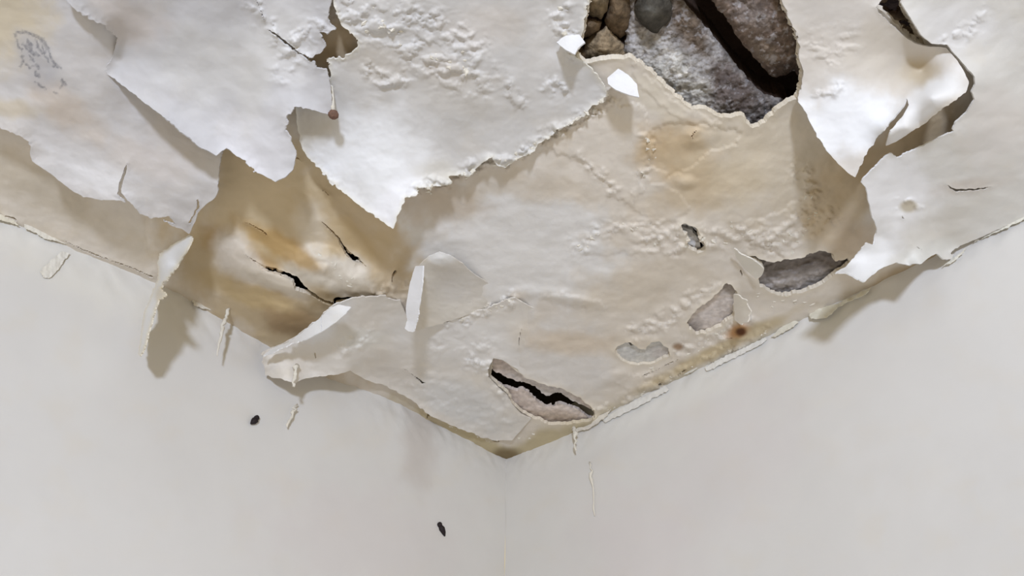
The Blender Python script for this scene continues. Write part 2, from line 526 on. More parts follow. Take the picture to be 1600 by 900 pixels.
def base_height(px, py):
    d = base_d(px, py) + relief(px, py, 21, 0.003, 0.0010, 0.0002)
    # smooth areas of old distemper keep little relief
    for k, (line, w, h) in enumerate(RIDGES):
        q = dist_line(px + 9 * fbm(px / 30, py / 30, 70 + k, 3), py + 9 * fbm(px / 30, py / 30, 90 + k, 3), line)
        n = fbm(px / 17.0, py / 13.0, 50 + k, 4)
        lump = 0.55 * smooth(-.06, .10, n) + 0.45 * smooth(.25, .42, n) + .3 * n
        d = d + h * np.exp(-(q / w) ** 2) * lump
    # lumps of softened plaster between the cracks
    for (x, y, rx, ry, rot, h) in LUMPS:
        d = d + h * blob(px, py, x, y, rx, ry, rot, 5 + int(x), 0.7, 0.2)
    # thin older coats that end in a low step
    for k, (P, h) in enumerate(COATS):
        A = np.array(P); s = (px > A[:, 0].min() - 20) & (px < A[:, 0].max() + 20) & (py > A[:, 1].min() - 20) & (py < A[:, 1].max() + 20)
        q = sdf_poly(px[s] + 5 * fbm(px[s] / 14, py[s] / 14, 160 + k, 4), py[s] + 5 * fbm(px[s] / 14, py[s] / 14, 180 + k, 4), P)
        d[s] = d[s] + h * smooth(-1.5, 1.5, q) * (0.6 + 0.4 * np.exp(-np.abs(q) / 14))
    return d


def edge_line(px):
    """row of the ceiling edge of the photograph for a column"""
    return np.where(px < 790, 718 + (px - 790) * (718 - 333) / 790.0, 718 - (px - 790) * (718 - 335) / 810.0)


def build_base():
    gx, gy, T = grid(-170, 1770, -110, 745, 2.4)
    f = edge_line(gx) + 26 - gy
    wx = gx + 2.2 * fbm(gx / 11, gy / 11, 301, 3); wy = gy + 2.2 * fbm(gx / 11, gy / 11, 302, 3)
    hole = np.full(gx.shape, 1e9)
    for k, P in BASE_HOLES.items():
        A = np.array(P); m = 60
        s = (gx > A[:, 0].min() - m) & (gx < A[:, 0].max() + m) & (gy > A[:, 1].min() - m) & (gy < A[:, 1].max() + m)
        hole[s] = np.minimum(hole[s], -sdf_poly(wx[s], wy[s], P))
    cr = np.full(gx.shape, 1e9)
    cx = gx + 1.3 * fbm(gx / 7, gy / 7, 303, 2); cy = gy + 1.3 * fbm(gx / 7, gy / 7, 304, 2)
    for L in BASE_CRACKS:
        A = np.array(L); m = 40
        s = (gx > A[:, 0].min() - m) & (gx < A[:, 0].max() + m) & (gy > A[:, 1].min() - m) & (gy < A[:, 1].max() + m)
        cr[s] = np.minimum(cr[s], dist_line(cx[s], cy[s], L))
    d = base_height(gx, gy)
    d = d + 0.004 * np.exp(-np.clip(hole, 0, None) / 7.0) + 0.004 * np.exp(-np.clip(cr, 0, None) / 6.0)
    f = np.minimum(f, np.minimum(hole, cr))
    C = paint(CREAM, gx, gy, BASE_STAIN_SHADING, 3)
    rim = np.exp(-np.clip(hole, 0, None) / 5.0)[:, None] * 0.6
    C = C * (1 - rim) + lin((226, 216, 196)) * rim
    (X, Y, D, CC), T2 = clip_tris(None, T, f, [gx, gy, d, C])
    V = on_ceiling(X, Y, D)
    T2 = T2[:, ::-1] if normals(V[T2[:1]].reshape(3, 3), np.array([[0, 1, 2]]))[0][2] > 0 else T2
    V, T2, CC, ff = solid(V, T2, CC, 0.009)
    return make_mesh('ceiling', V, T2, CC, ff)


SAG = 1.5                       # how far the torn coats sag, relative to the outline lists


def sheet(name, outline, inner=(), base=(214, 211, 206), stain_shading=(), slits=(), holes=(), step=2.0, rag=2.0, ragscale=11.0, th=0.0025, lip=0.003, lipw=7.0,
          rel=(0.003, 0.0012, 0.0005), seed=1, mat=None, parent=None, ridges=(), rimcol=None, marks=None, **kw):
    """a torn coat of paint: outline points are (column, row, drop under the ceiling)"""
    A = np.array([p[:3] for p in outline], float)
    gx, gy, T = grid(A[:, 0].min() - 6, A[:, 0].max() + 6, A[:, 1].min() - 6, A[:, 1].max() + 6, step)
    rm_ = rag * (0.35 + 1.3 * smooth(-0.3, 0.6, fbm(gx / 60, gy / 60, 450 + seed, 2)))
    wx = gx + rm_ * fbm(gx / ragscale, gy / ragscale, 400 + seed, 4)
    wy = gy + rm_ * fbm(gx / ragscale, gy / ragscale, 500 + seed, 4)
    f = sdf_poly(wx, wy, A)
    for P in holes:
        f = np.minimum(f, -sdf_poly(wx, wy, P))
    for L in slits:
        f = np.minimum(f, dist_line(gx + 1.2 * fbm(gx / 7, gy / 7, 7 + seed, 2), gy + 1.2 * fbm(gx / 7, gy / 7, 8 + seed, 2), L))
    near = f > -3 * step
    used = np.zeros(len(gx), bool)
    T = T[near[T].all(1)]
    uq = np.unique(T); rm = np.full(len(gx), -1); rm[uq] = np.arange(len(uq))
    gx, gy, f, T = gx[uq], gy[uq], f[uq], rm[T]
    ctrl = [tuple(p) for p in A] + [tuple(p) for p in inner]
    ctrl = [(a, b, c * SAG if c < .0815 else c) for a, b, c in ctrl]
    d = tps(ctrl)(gx, gy)
    d = d + relief(gx, gy, 600 + seed * 13, *rel) + lip * np.exp(-np.clip(f, 0, None) / lipw)
    for k, (line, w, h) in enumerate(ridges):
        q = dist_line(gx + 9 * fbm(gx / 30, gy / 30, 70 + k + seed, 3), gy + 9 * fbm(gx / 30, gy / 30, 90 + k + seed, 3), line)
        d = d + h * np.exp(-(q / w) ** 2) * (lambda n: 0.55 * smooth(-.06, .10, n) + 0.45 * smooth(.25, .42, n) + .3 * n)(fbm(gx / 24.0, gy / 17.0, 50 + k + seed, 4))
    C = paint(base, gx, gy, stain_shading, seed * 3 + 1)
    if marks: C = marks(C, gx, gy)
    if rimcol is not None:
        w = (0.7 * np.exp(-np.clip(f, 0, None) / 3.0))[:, None]
        C = C * (1 - w) + lin(rimcol) * w
    P3 = on_ceiling(gx, gy, d)
    for nw in (NL, NR):             # a coat ends where it meets a wall
        f = np.minimum(f, ((P3 - CORNER) @ nw - .003) * 500)
    (X, Y, D, CC), T2 = clip_tris(None, T, f, [gx, gy, d, C])
    V = on_ceiling(X, Y, D)
    n0 = np.cross(V[T2[:, 1]] - V[T2[:, 0]], V[T2[:, 2]] - V[T2[:, 0]])
    if (n0 * (CAM - V[T2[:, 0]])).sum() < 0:
        T2 = T2[:, ::-1]
    V, T2, CC, ff = solid(V, T2, CC, th)
    org = V.mean(0)
    me = make_mesh(name, V - org, T2, CC, ff)
    return add(name, me, mat or M_PAINT, parent, origin=tuple(org), **kw)


# ------------------------------------------------------------------ the setting
ceiling = add('ceiling', build_base(), M_BASE, kind='structure')


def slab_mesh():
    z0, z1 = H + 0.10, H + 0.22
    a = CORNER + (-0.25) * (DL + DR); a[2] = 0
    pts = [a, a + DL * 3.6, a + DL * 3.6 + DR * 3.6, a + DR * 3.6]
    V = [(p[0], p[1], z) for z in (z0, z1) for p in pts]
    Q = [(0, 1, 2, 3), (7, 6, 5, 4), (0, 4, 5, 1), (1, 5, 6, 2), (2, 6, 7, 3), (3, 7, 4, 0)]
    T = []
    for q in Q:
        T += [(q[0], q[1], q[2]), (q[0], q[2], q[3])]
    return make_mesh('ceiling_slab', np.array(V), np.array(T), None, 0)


add('ceiling_slab', slab_mesh(), M_DARK, kind='structure')

WALL_TINTS = {
    'l': [(655, 690, 26, 70, 0, (196, 186, 176), 0.75, 0.6), (200, 860, 300, 90, 0, (221, 218, 213), 0.4, 0.6),  # first entry: soft brownish vertical streak below the ceiling edge
          (560, 840, 150, 80, 10, (212, 203, 199), 0.5, 0.6), (300, 470, 90, 60, 25, (220, 215, 204), 0.5, 0.6),
          (120, 420, 160, 40, 25, (222, 219, 208), 0.6, 0.6)],
    'r': [(1000, 860, 90, 90, 0, (212, 202, 200), 0.5, 0.6), (1450, 600, 180, 150, 0, (220, 218, 214), 0.4, 0.6),
          (1100, 600, 240, 20, -26, (222, 221, 214), 0.6, 0.6), (1150, 720, 120, 90, -60, (212, 204, 202), 0.4, 0.6)],
}


def wall(side, name):
    d = DL if side == 'l' else DR
    n = WALLN[side]
    us = np.concatenate([np.arange(0, 2.4, 0.012), np.linspace(2.4, 4.0, 12)])
    zs = np.concatenate([np.linspace(0, 1.2, 6), np.arange(1.22, H + 0.075, 0.012)])
    gu, gz = np.meshgrid(us, zs)
    ny, nx = gu.shape
    idx = np.arange(nx * ny).reshape(ny, nx)
    a = idx[:-1, :-1].ravel(); b = idx[:-1, 1:].ravel(); c = idx[1:, 1:].ravel(); e = idx[1:, :-1].ravel()
    T = np.concatenate([np.stack([a, b, c], 1), np.stack([a, c, e], 1)])
    u, z = gu.ravel(), gz.ravel()
    und = 0.004 * fbm(u / 0.5, z / 0.4, 800 + ord(side), 3) + 0.0004 * fbm(u / 0.06, z / 0.05, 810 + ord(side), 3)
    top = np.exp(-((H - z) / 0.05) ** 2)
    und = und + top * 0.004 * fbm(u / 0.03, z / 0.02, 820 + ord(side), 3)
    V = np.array([CORNER[0], CORNER[1], 0]) + u[:, None] * d + z[:, None] * np.array([0, 0, 1]) + und[:, None] * n
    r = V - CAM
    dep = np.maximum(r @ FWD, 0.05)
    px = 800 + F * r[:, 0] / dep; py = 450 - F * (r @ UPV) / dep
    px = np.clip(px, -3000, 4000); py = np.clip(py, -3000, 4000)
    C = paint((216, 214, 210), px, py, WALL_TINTS[side], 40 if side == 'l' else 41)
    nn = np.cross(V[T[0, 1]] - V[T[0, 0]], V[T[0, 2]] - V[T[0, 0]])
    if nn @ n < 0: T = T[:, ::-1]
    # give the wall a body behind its face
    V, T, C, ff = solid(V, T, C, 0.10)
    return add(name, make_mesh(name, V, T, C, ff), M_WALL, kind='structure')


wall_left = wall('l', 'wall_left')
wall_right = wall('r', 'wall_right')
fp = np.array([CORNER[0], CORNER[1], 0])
fv = np.array([fp, fp + DL * 4, fp + DL * 4 + DR * 4, fp + DR * 4])
fv = np.concatenate([fv, fv - np.array([0, 0, 0.1])])
FT = np.array([(0, 1, 2), (0, 2, 3), (4, 6, 5), (4, 7, 6), (0, 4, 5), (0, 5, 1), (1, 5, 6), (1, 6, 2), (2, 6, 7), (2, 7, 3), (3, 7, 4), (3, 4, 0)])
add('floor', make_mesh('floor', fv, FT, None, 0), M_FLOOR, kind='structure')

# ------------------------------------------------------------------ the large torn coats of paint
WHITE = (226, 225, 222); PALE = (216, 211, 203); GREYW = (208, 203, 196)
PF = 'paint flap'

# left sheet, lower layer
sheet('paint_flap', [
    (-160, -100, .008), (230, -100, -.004), (262, 40, -.006), (285, 120, -.006), (345, 215, .002), (345, 245, .024), (341, 270, .034), (340, 300, .040), (333, 312, .040),
    (322, 319, .038), (310, 332, .036), (304, 348, .034), (296, 366, .030), (285, 358, .034), (268, 352, .036), (250, 341, .040), (235, 340, .042), (215, 331, .042),
    (209, 321, .044), (190, 313, .044), (168, 313, .044), (130, 308, .044), (108, 295, .042), (80, 272, .040), (50, 252, .038), (47, 240, .036),
    (49, 229, .032), (35, 216, .032), (18, 207, .032), (0, 199, .030), (-160, 130, .025)],
    inner=[(150, 60, .011), (165, 112, .013), (200, 90, .000), (90, 0, .010), (150, 0, .006), (100, 200, .022), (200, 200, .016), (60, 120, .014), (250, 270, .028), (150, 260, .032), (0, 60, .010)],
    base=(202, 199, 197),
    stain_shading=[(20, 40, 60, 60, 20, (208, 190, 152), 0.8, 0.5), (100, 170, 60, 25, 40, (200, 178, 152), 0.6, 0.6), (230, 250, 70, 25, 20, (204, 192, 180), 0.6, 0.6),
            (60, 90, 40, 18, 50, (184, 182, 182), 0.6, 0.5), (150, 280, 80, 25, 30, (220, 219, 220), 0.7, 0.6), (0, 165, 60, 14, 10, (196, 176, 136), 0.6, 0.5),  # pale entry on the lower lip paints its lit face
            (300, 180, 60, 60, 30, (206, 194, 180), 0.5, 0.6)],
    slits=[[(198, 256, 0.6), (194, 272, 2.2), (188, 290, 3.2), (186, 303, 3.0), (198, 315, 2.6), (212, 328, 1.8)],
           [(250, 341, 1.0), (262, 342, 4.0), (273, 350, 1.0)], [(-20, 196, 1.5), (0, 203, 2.2), (22, 212, 2.8), (44, 223, 1.6)], [(308, 312, 0.8), (310, 322, 2.0), (303, 336, 1.2), (296, 348, 1.5)]],
    seed=2, marks=scuff, step=1.6, rag=1.6, lip=0.004, lipw=10, rel=(0.005, 0.0006, 0.0001),
    label='broad greyish paint sheet at far left with grey scuff mark and torn lower lip', cat=PF)

# left sheet, upper layer
sheet('paint_flap', [
    (70, -100, .012), (97, -8, .022), (112, 10, .024), (135, 27, .024), (165, 42, .020), (184, 60, .008), (176, 88, .005), (164, 112, .010), (210, 148, .030),
    (260, 186, .046), (310, 228, .056), (338, 243, .058), (354, 231, .046), (372, 245, .052), (390, 256, .056), (397, 266, .060), (415, 276, .064),
    (430, 284, .068), (446, 276, .066), (458, 264, .060), (463, 241, .054), (453, 216, .048), (446, 203, .046), (449, 182, .042), (461, 167, .038),
    (490, 172, .036), (517, 180, .034), (519, 165, .030), (516, 135, .024), (511, 108, .020), (497, 106, .020), (484, 93, .020), (497, 84, .018), (507, 75, .018), (505, 62, .018), (497, 51, .018),
    (515, 50, .018), (526, 46, .018), (514, 32, .018), (513, 20, .018), (518, 0, .018), (520, -100, .014)],
    inner=[(250, 60, .012), (350, 60, .012), (320, 150, .020), (420, 150, .026), (430, 70, .016), (390, 210, .040), (240, 120, .018)],
    base=(196, 195, 196),
    stain_shading=[(200, 30, 60, 35, 30, (204, 190, 178), 0.6, 0.6), (330, 100, 80, 60, 0, (208, 206, 200), 0.5, 0.6), (400, 230, 60, 60, 0, (214, 213, 217), 0.8, 0.6),
            (440, 60, 50, 60, 0, (222, 221, 219), 0.7, 0.6), (395, 145, 20, 60, 10, (200, 196, 186), 0.4, 0.6)],
    slits=[[(418, 46, 0.8), (435, 58, 2.6), (455, 74, 2.2), (470, 85, 1.6), (486, 94, 3.0)], [(400, 0, 0.5), (408, 18, 1.2), (414, 34, 0.5)]],
    ridges=[([(400, 10), (430, 50), (480, 90)], 12, .004), ([(440, 110), (470, 60), (505, 40)], 18, .004)],
    seed=3, rag=2.2, lip=0.004, lipw=9, rel=(0.005, 0.0006, 0.0001),
    label='pale grey paint sheet at upper left with ragged lip overhanging the brown plaster', cat=PF)

# centre sheet with the white pointed tip
sheet('paint_flap', [
    (523, -100, .012), (520, 4, .014), (534, 40, .014), (546, 50, .014), (563, 68, .014), (553, 80, .013), (545, 88, .013), (528, 91, .012), (512, 93, .012), (519, 118, .014), (500, 140, .014), (461, 158, .014),
    (463, 190, .016), (468, 215, .018), (473, 236, .022), (486, 251, .026), (505, 272, .032), (530, 295, .040), (560, 320, .050), (590, 341, .058),
    (614, 358, .066), (622, 335, .058), (633, 311, .050), (640, 308, .046), (652, 305, .042), (655, 298, .038), (650, 292, .036), (672, 292, .030), (700, 290, .024), (707, 286, .022),
    (700, 275, .020), (720, 272, .018), (733, 277, .017), (745, 262, .016), (760, 250, .014), (768, 245, .013), (775, 258, .013), (790, 262, .012), (810, 248, .011),
    (835, 237, .010), (840, 225, .010), (860, 213, .009), (880, 200, .009), (895, 190, .009), (915, 180, .010), (925, 165, .010), (940, 160, .010),
    (950, 146, .010), (940, 128, .009), (925, 108, .008), (905, 92, .007), (893, 84, .006), (889, 72, .006), (904, 66, .006), (911, 50, .006), (915, 20, .006), (920, 0, .006), (922, -100, .006)],
    inner=[(590, 250, .028), (560, 200, .016), (640, 220, .016), (700, 150, .012), (800, 100, .010), (650, 60, .012), (540, 240, .022), (610, 310, .050), (720, 230, .012)],
    base=(208, 206, 203),
    stain_shading=[(590, 250, 90, 80, 35, (228, 229, 230), 1.0, 0.5), (620, 320, 30, 50, 20, (232, 232, 236), 0.8, 0.6), (760, 40, 60, 30, 0, (206, 195, 182), 0.5, 0.7),  # near-white entries paint in the brightness of the lamp-facing tip
            (700, 115, 40, 20, 20, (202, 190, 174), 0.5, 0.6), (720, 150, 90, 30, 10, (206, 200, 190), 0.6, 0.6), (490, 195, 30, 30, 0, (206, 197, 178), 0.7, 0.6),  # beige by the left edge: painted shadow of the overhanging left sheet
            (860, 60, 30, 60, 0, (222, 218, 212), 0.6, 0.6), (590, 100, 40, 30, 0, (208, 198, 182), 0.5, 0.6), (680, 270, 30, 20, 0, (216, 212, 202), 0.8, 0.6)],
    ridges=[([(545, 15), (600, 40), (650, 75), (700, 110), (740, 118)], 30, .0045), ([(580, 110), (600, 128), (625, 122)], 14, .006), ([(640, 20), (690, 40), (740, 75)], 22, .004),
            ([(650, 297), (705, 285), (760, 255), (800, 250), (850, 217), (915, 183)], 10, .008), ([(880, 20), (890, 60), (905, 90)], 16, .006),
            ([(790, 130), (800, 150), (815, 160)], 10, .004), ([(860, 130), (872, 140), (890, 135)], 10, .006)],
    seed=4, rag=3.0, ragscale=9, lip=0.004, lipw=9, rel=(0.004, 0.0007, 0.0002), rimcol=(232, 228, 214),
    label='large central paint sheet with bright white pointed tip hanging over brown plaster', cat=PF)

# white square flake and small coats at the hole
sheet('paint_flake', [(949, 122, .014), (966, 107, .012), (982, 117, .016), (995, 131, .024), (996, 140, .028), (999, 152, .034), (982, 148, .034), (962, 140, .030), (950, 131, .022)],
      base=(234, 235, 237), seed=5, step=1.0, rag=0.4, lip=.001, rel=(.001, .0006, .0003), label='small bright white square flake at the lower left rim of the large hole', cat='paint flake')
sheet('paint_flake', [(869, 66, .012), (885, 55, .010), (905, 54, .012), (914, 66, .022), (903, 75, .026), (898, 85, .032), (888, 80, .028)],
      base=(226, 226, 226), seed=6, step=1.2, rag=1.0, lip=.001, rel=(.001, .0008, .0004), label='crisp white curled flake on the left rim of the large hole', cat='paint flake')

# lower sheet in the corner
WL = lambda x, y, o: (x, y, dw(x, y, 'l', o))
sheet('paint_flap', [
    WL(409, 553, .03), (420, 545, .040), (440, 538, .046), (460, 528, .046), (480, 512, .046), (500, 496, .044), (516, 481, .040), (530, 473, .034), (550, 467, .026), (576, 464, .018), (600, 462, .012), (625, 470, .008), (638, 500, .010),
    (665, 512, .010), (700, 503, .008), (725, 492, .008), (760, 482, .008), (790, 470, .008), (805, 466, .008), (830, 480, .001), (860, 484, -.004), (900, 520, -.006), (940, 560, -.006), (960, 590, -.006), (940, 625, -.004),
    (930, 640, -.004), (905, 620, .002), (880, 606, .005), (855, 601, .006), (820, 588, .008), (800, 572, .008), (785, 562, .009), (770, 560, .011), (764, 575, .012), (763, 590, .012), (775, 602, .011), (792, 617, .010),
    (800, 632, .010), (814, 647, .010), (830, 654, .009), (800, 688, .008), (770, 688, .008), (740, 679, .008), (705, 664, .009), (672, 650, .009),
    (650, 630, .005), (610, 606, .005), (575, 595, .010), (552, 582, .026), (547, 579, .040), (530, 585, .046), (500, 588, .050), WL(474, 592, .025), WL(460, 599, .02), WL(440, 592, .012), WL(414, 586, .006)],
    inner=[(520, 540, .040), (600, 540, .014), (700, 580, .008), (560, 500, .026), (480, 560, .044)],
    base=(222, 217, 209),
    stain_shading=[(500, 510, 50, 18, -35, (226, 226, 226), 0.9, 0.5), (600, 500, 60, 30, 0, (206, 196, 180), 0.7, 0.6), (560, 530, 40, 14, 0, (218, 216, 206), 0.6, 0.5),
            (720, 540, 100, 40, 10, (218, 215, 210), 0.7, 0.5), (860, 530, 50, 30, 0, (211, 195, 170), 0.6, 0.6), (720, 630, 80, 30, 25, (212, 212, 210), 0.8, 0.5),
            (620, 580, 50, 20, 20, (204, 194, 180), 0.5, 0.6), (900, 580, 40, 20, 30, (208, 205, 202), 0.7, 0.5)],
    slits=[[(492, 548, 0.4), (492, 555, 1.6), (494, 560, 0.5)], [(632, 576, 0.3), (648, 588, 0.8), (660, 598, 2.0), (666, 599, 0.4)],
           [(815, 514, 0.5), (811, 530, 1.0), (811, 544, 0.4)]],
    ridges=[([(700, 505), (760, 485), (805, 468)], 9, .007), ([(740, 565), (765, 575), (790, 610)], 14, .008), ([(660, 600), (720, 640), (800, 660)], 30, .0022), ([(530, 548), (560, 535), (580, 520)], 10, .005),
            ([(680, 540), (720, 535), (760, 545)], 16, .003)],
    seed=7, rag=1.8, lip=.003, lipw=7, rel=(.003, .0009, .0002),
    label='wide lower paint sheet filling the ceiling corner, curled white upper left edge', cat=PF)

sheet('paint_strip', [(410, 557, .100), (424, 545, .082), (455, 532, .082), (480, 513, .082), (500, 497, .082), (516, 481, .0825), (528, 476, .082), (548, 480, .090), (540, 490, .100), (525, 503, .105), (505, 517, .108), (480, 529, .108), (455, 537, .106), (430, 549, .104)],
      base=(236, 237, 238), seed=19, step=1.2, rag=1.0, lip=0, rel=(.001, .0004, .0001), slits=[[(502, 494, 0.4), (502, 508, 0.9), (501, 522, 0.4)]],
      label='white curled ribbon along the upper left edge of the corner sheet', cat='paint strip')

# small lifted flap with the white curled strip
sheet('paint_flap', [(652, 419, .030), (660, 410, .028), (670, 401, .026), (686, 394, .026), (704, 399, .024), (722, 412, .018), (740, 428, .010), (775, 450, -.002), (800, 468, .0), (760, 482, .004),
                     (725, 494, .010), (690, 506, .016), (650, 517, .034), (650, 480, .036), (654, 450, .034)],
      inner=[(700, 440, .012), (680, 470, .016), (690, 403, .030)], base=(213, 207, 196), stain_shading=[(688, 402, 26, 10, 10, (230, 230, 228), 1.0, 0.4), (720, 440, 40, 30, 0, (208, 203, 196), 0.6, 0.6)],
      seed=8, rag=1.0, lip=.001, rel=(.002, .0010, .0004), label='lifted cream flap right of the white hanging strip, in the middle of the ceiling', cat=PF)
sheet('paint_strip', [(649, 416, .030), (661, 415, .042), (660, 440, .056), (656, 470, .066), (652, 498, .074), (646, 519, .080), (638, 518, .074), (632, 513, .068), (636, 500, .060), (634, 482, .056), (638, 455, .046), (643, 432, .036)],
      base=(238, 239, 242), seed=9, step=1.2, rag=0.8, lip=.0, rel=(.0008, .0004, .0002), label='narrow bright white curled strip hanging in the middle of the ceiling', cat='paint strip')

sheet('paint_flake', [(1146, 388, .016), (1156, 396, .022), (1170, 403, .024), (1182, 409, .026), (1193, 420, .026), (1191, 430, .022), (1182, 436, .016), (1172, 428, .012), (1160, 416, .010), (1150, 402, .010)],
      base=(228, 224, 214), seed=20, step=1.2, rag=.8, lip=.001, rel=(.001, .0006, .0002), label='cream pointed flake lifted at the left end of the long hole', cat='paint flake')
sheet('paint_flake', [(1146, 460, .010), (1156, 462, .018), (1166, 470, .024), (1172, 488, .034), (1168, 502, .046), (1158, 508, .040), (1148, 500, .010), (1147, 480, .008)],
      base=(226, 220, 208), seed=21, step=1.2, rag=1.2, lip=.001, rel=(.001, .0006, .0002), label='pale flake on the right side of the oval hole, above the rust spot', cat='paint flake')

# left hanging curl in front of the wall
sheet('paint_strip', [
    (296, 367, .030), (301, 372, .036), (292, 392, .055), WL(277, 415, .14), WL(258, 440, .21), WL(250, 451, .21), WL(261, 462, .22), WL(248, 469, .19), WL(243, 480, .175), WL(238, 500, .16),
    WL(232, 520, .145), WL(227, 540, .13), WL(219, 557, .12), WL(216, 553, .055), WL(219, 530, .045), WL(222, 505, .035), WL(226, 485, .025), WL(234, 468, .02), WL(238, 455, .015), WL(246, 440, .008), (247, 425, .010), (246, 410, .004), (252, 394, .006), (272, 380, .014)],
    base=(226, 227, 228), stain_shading=[(255, 462, 10, 14, 0, (206, 190, 158), 0.7, 0.6)], seed=10, step=1.2, rag=2.0, ragscale=6, lip=.0, rel=(.001, .0006, .0003), rimcol=(226, 216, 190),
    label='long white curled strip hanging down in front of the left wall, crusty right edge', cat='paint strip')

# right triangle flap with rolled tail
sheet('paint_flap', [
    (1216, -100, .006), (1222, 0, .008), (1232, 25, .008), (1240, 45, .008), (1250, 70, .008), (1248, 90, .010), (1255, 110, .012), (1254, 130, .014), (1246, 155, .018), (1256, 172, .026), (1266, 191, .034), (1277, 212, .044), (1291, 235, .056),
    (1310, 256, .066), (1326, 271, .074), (1336, 277, .078), (1342, 264, .074), (1351, 245, .070), (1372, 213, .062), (1396, 184, .054), (1411, 166, .050), (1417, 152, .044), (1420, 164, .056), (1412, 179, .064), (1398, 196, .072),
    (1388, 213, .080), (1384, 228, .086), (1401, 221, .086), (1440, 196, .082), (1480, 166, .076), (1509, 144, .070), (1514, 130, .058), (1509, 116, .046), (1496, 95, .026), (1478, 74, .010), (1450, 73, .010), (1430, 68, .010),
    (1411, 56, .010), (1396, 41, .010), (1374, 21, .010), (1367, 12, .010), (1378, 0, .008), (1372, -100, .006)],
    inner=[(1300, 40, .008), (1300, 120, .020), (1320, 190, .044), (1380, 100, .014), (1380, 150, .036), (1440, 112, .004), (1455, 152, .074), (1420, 200, .078), (1490, 125, .058)],
    base=(216, 211, 204),
    stain_shading=[(1320, 190, 80, 60, 0, (233, 235, 238), 1.0, 0.4), (1390, 90, 70, 50, 0, (206, 196, 180), 0.7, 0.5), (1438, 115, 30, 20, 0, (196, 174, 132), 0.7, 0.6), (1280, 80, 40, 40, 0, (216, 206, 192), 0.6, 0.6),  # white entry: light on the lamp-facing triangle, painted in; hollow is browner
            (1450, 160, 80, 24, -38, (231, 230, 228), 1.0, 0.4), (1380, 60, 30, 40, 0, (208, 197, 178), 0.5, 0.6), (1470, 178, 40, 10, -38, (214, 200, 176), 0.6, 0.6)],
    ridges=[([(1280, 150), (1310, 135)], 8, .004), ([(1265, 70), (1300, 90), (1330, 60)], 20, .002)],
    seed=11, rag=1.6, lip=.002, lipw=6, rel=(.003, .0006, .0001),
    label='bright white triangular flap with rolled tail, right of the large hole', cat=PF)

# right sheet
WR = lambda x, y, o: (x, y, dw(x, y, 'r', o))
sheet('paint_flap', [
    (1400, -100, .010), (1410, -10, .012), (1409, 5, .014), (1425, 32, .016), (1440, 55, .018), (1456, 68, .018), (1480, 70, .016), (1495, 88, .018), (1511, 106, .024), (1523, 120, .028), (1524, 132, .030), (1518, 143, .032), (1523, 155, .034),
    (1510, 176, .036), (1495, 190, .038), (1488, 206, .040), (1470, 215, .042), (1440, 229, .046), (1401, 247, .056), (1393, 240, .058), (1385, 243, .060), (1370, 258, .064), (1356, 272, .068), (1345, 286, .070), (1353, 292, .068), (1357, 312, .066),
    (1362, 336, .064), (1370, 360, .060), (1367, 370, .060), (1366, 384, .068), (1356, 379, .075), WR(1341, 395, .25), WR(1321, 417, .25), WR(1304, 426, .27), WR(1322, 426, .27), WR(1336, 433, .265), WR(1351, 440, .25), WR(1363, 430, .23), WR(1381, 417, .20),
    WR(1401, 410, .165), WR(1420, 413, .13), WR(1440, 412, .10), (1455, 400, .036), (1463, 396, .030), (1475, 405, .026), (1486, 405, .022), (1500, 384, .012), (1530, 372, .010), (1600, 340, .008), (1770, 262, .006), (1770, -100, .006)],
    inner=[(1430, 300, .038), (1400, 370, .060), (1500, 280, .024), (1500, 350, .020), (1600, 200, .012), (1560, 100, .012), (1480, 20, .012), (1560, 300, .014)],
    base=(218, 216, 211),
    stain_shading=[(1400, 300, 60, 70, 0, (232, 232, 234), 0.9, 0.5), (1350, 410, 50, 24, -30, (234, 236, 239), 0.9, 0.5), (1520, 290, 50, 12, -10, (204, 192, 178), 0.7, 0.6), (1560, 200, 50, 60, 0, (216, 208, 200), 0.6, 0.6),  # first two whites paint light onto hanging faces turned to the lamp
            (1480, 345, 70, 20, -25, (208, 202, 190), 0.6, 0.6), (1420, 322, 12, 8, 0, (190, 176, 146), 0.9, 0.5), (1500, 40, 60, 40, 0, (222, 221, 221), 0.7, 0.6), (1450, 395, 50, 14, -20, (222, 222, 216), 0.7, 0.5)],
    slits=[[(1478, 288, 0.5), (1486, 294, 1.4), (1494, 298, 2.2), (1520, 297, 1.8), (1536, 295, 1.6), (1550, 292, 0.4)], [(1409, 338, 0.5), (1411, 341, 1.4), (1413, 342, 0.5)],
           [(1425, 382, 0.3), (1440, 390, 0.8)], [(1488, 396, 2.0), (1494, 390, 1.6)]],
    ridges=[([(1408, 322), (1420, 316), (1434, 325)], 7, .005), ([(1480, 65), (1510, 50), (1540, 20)], 12, .003)],
    seed=12, rag=1.6, lip=.003, lipw=8, rel=(.0045, .0006, .0001),
    label='long white paint sheet on the far right, its tongue hanging over the right wall edge', cat=PF)

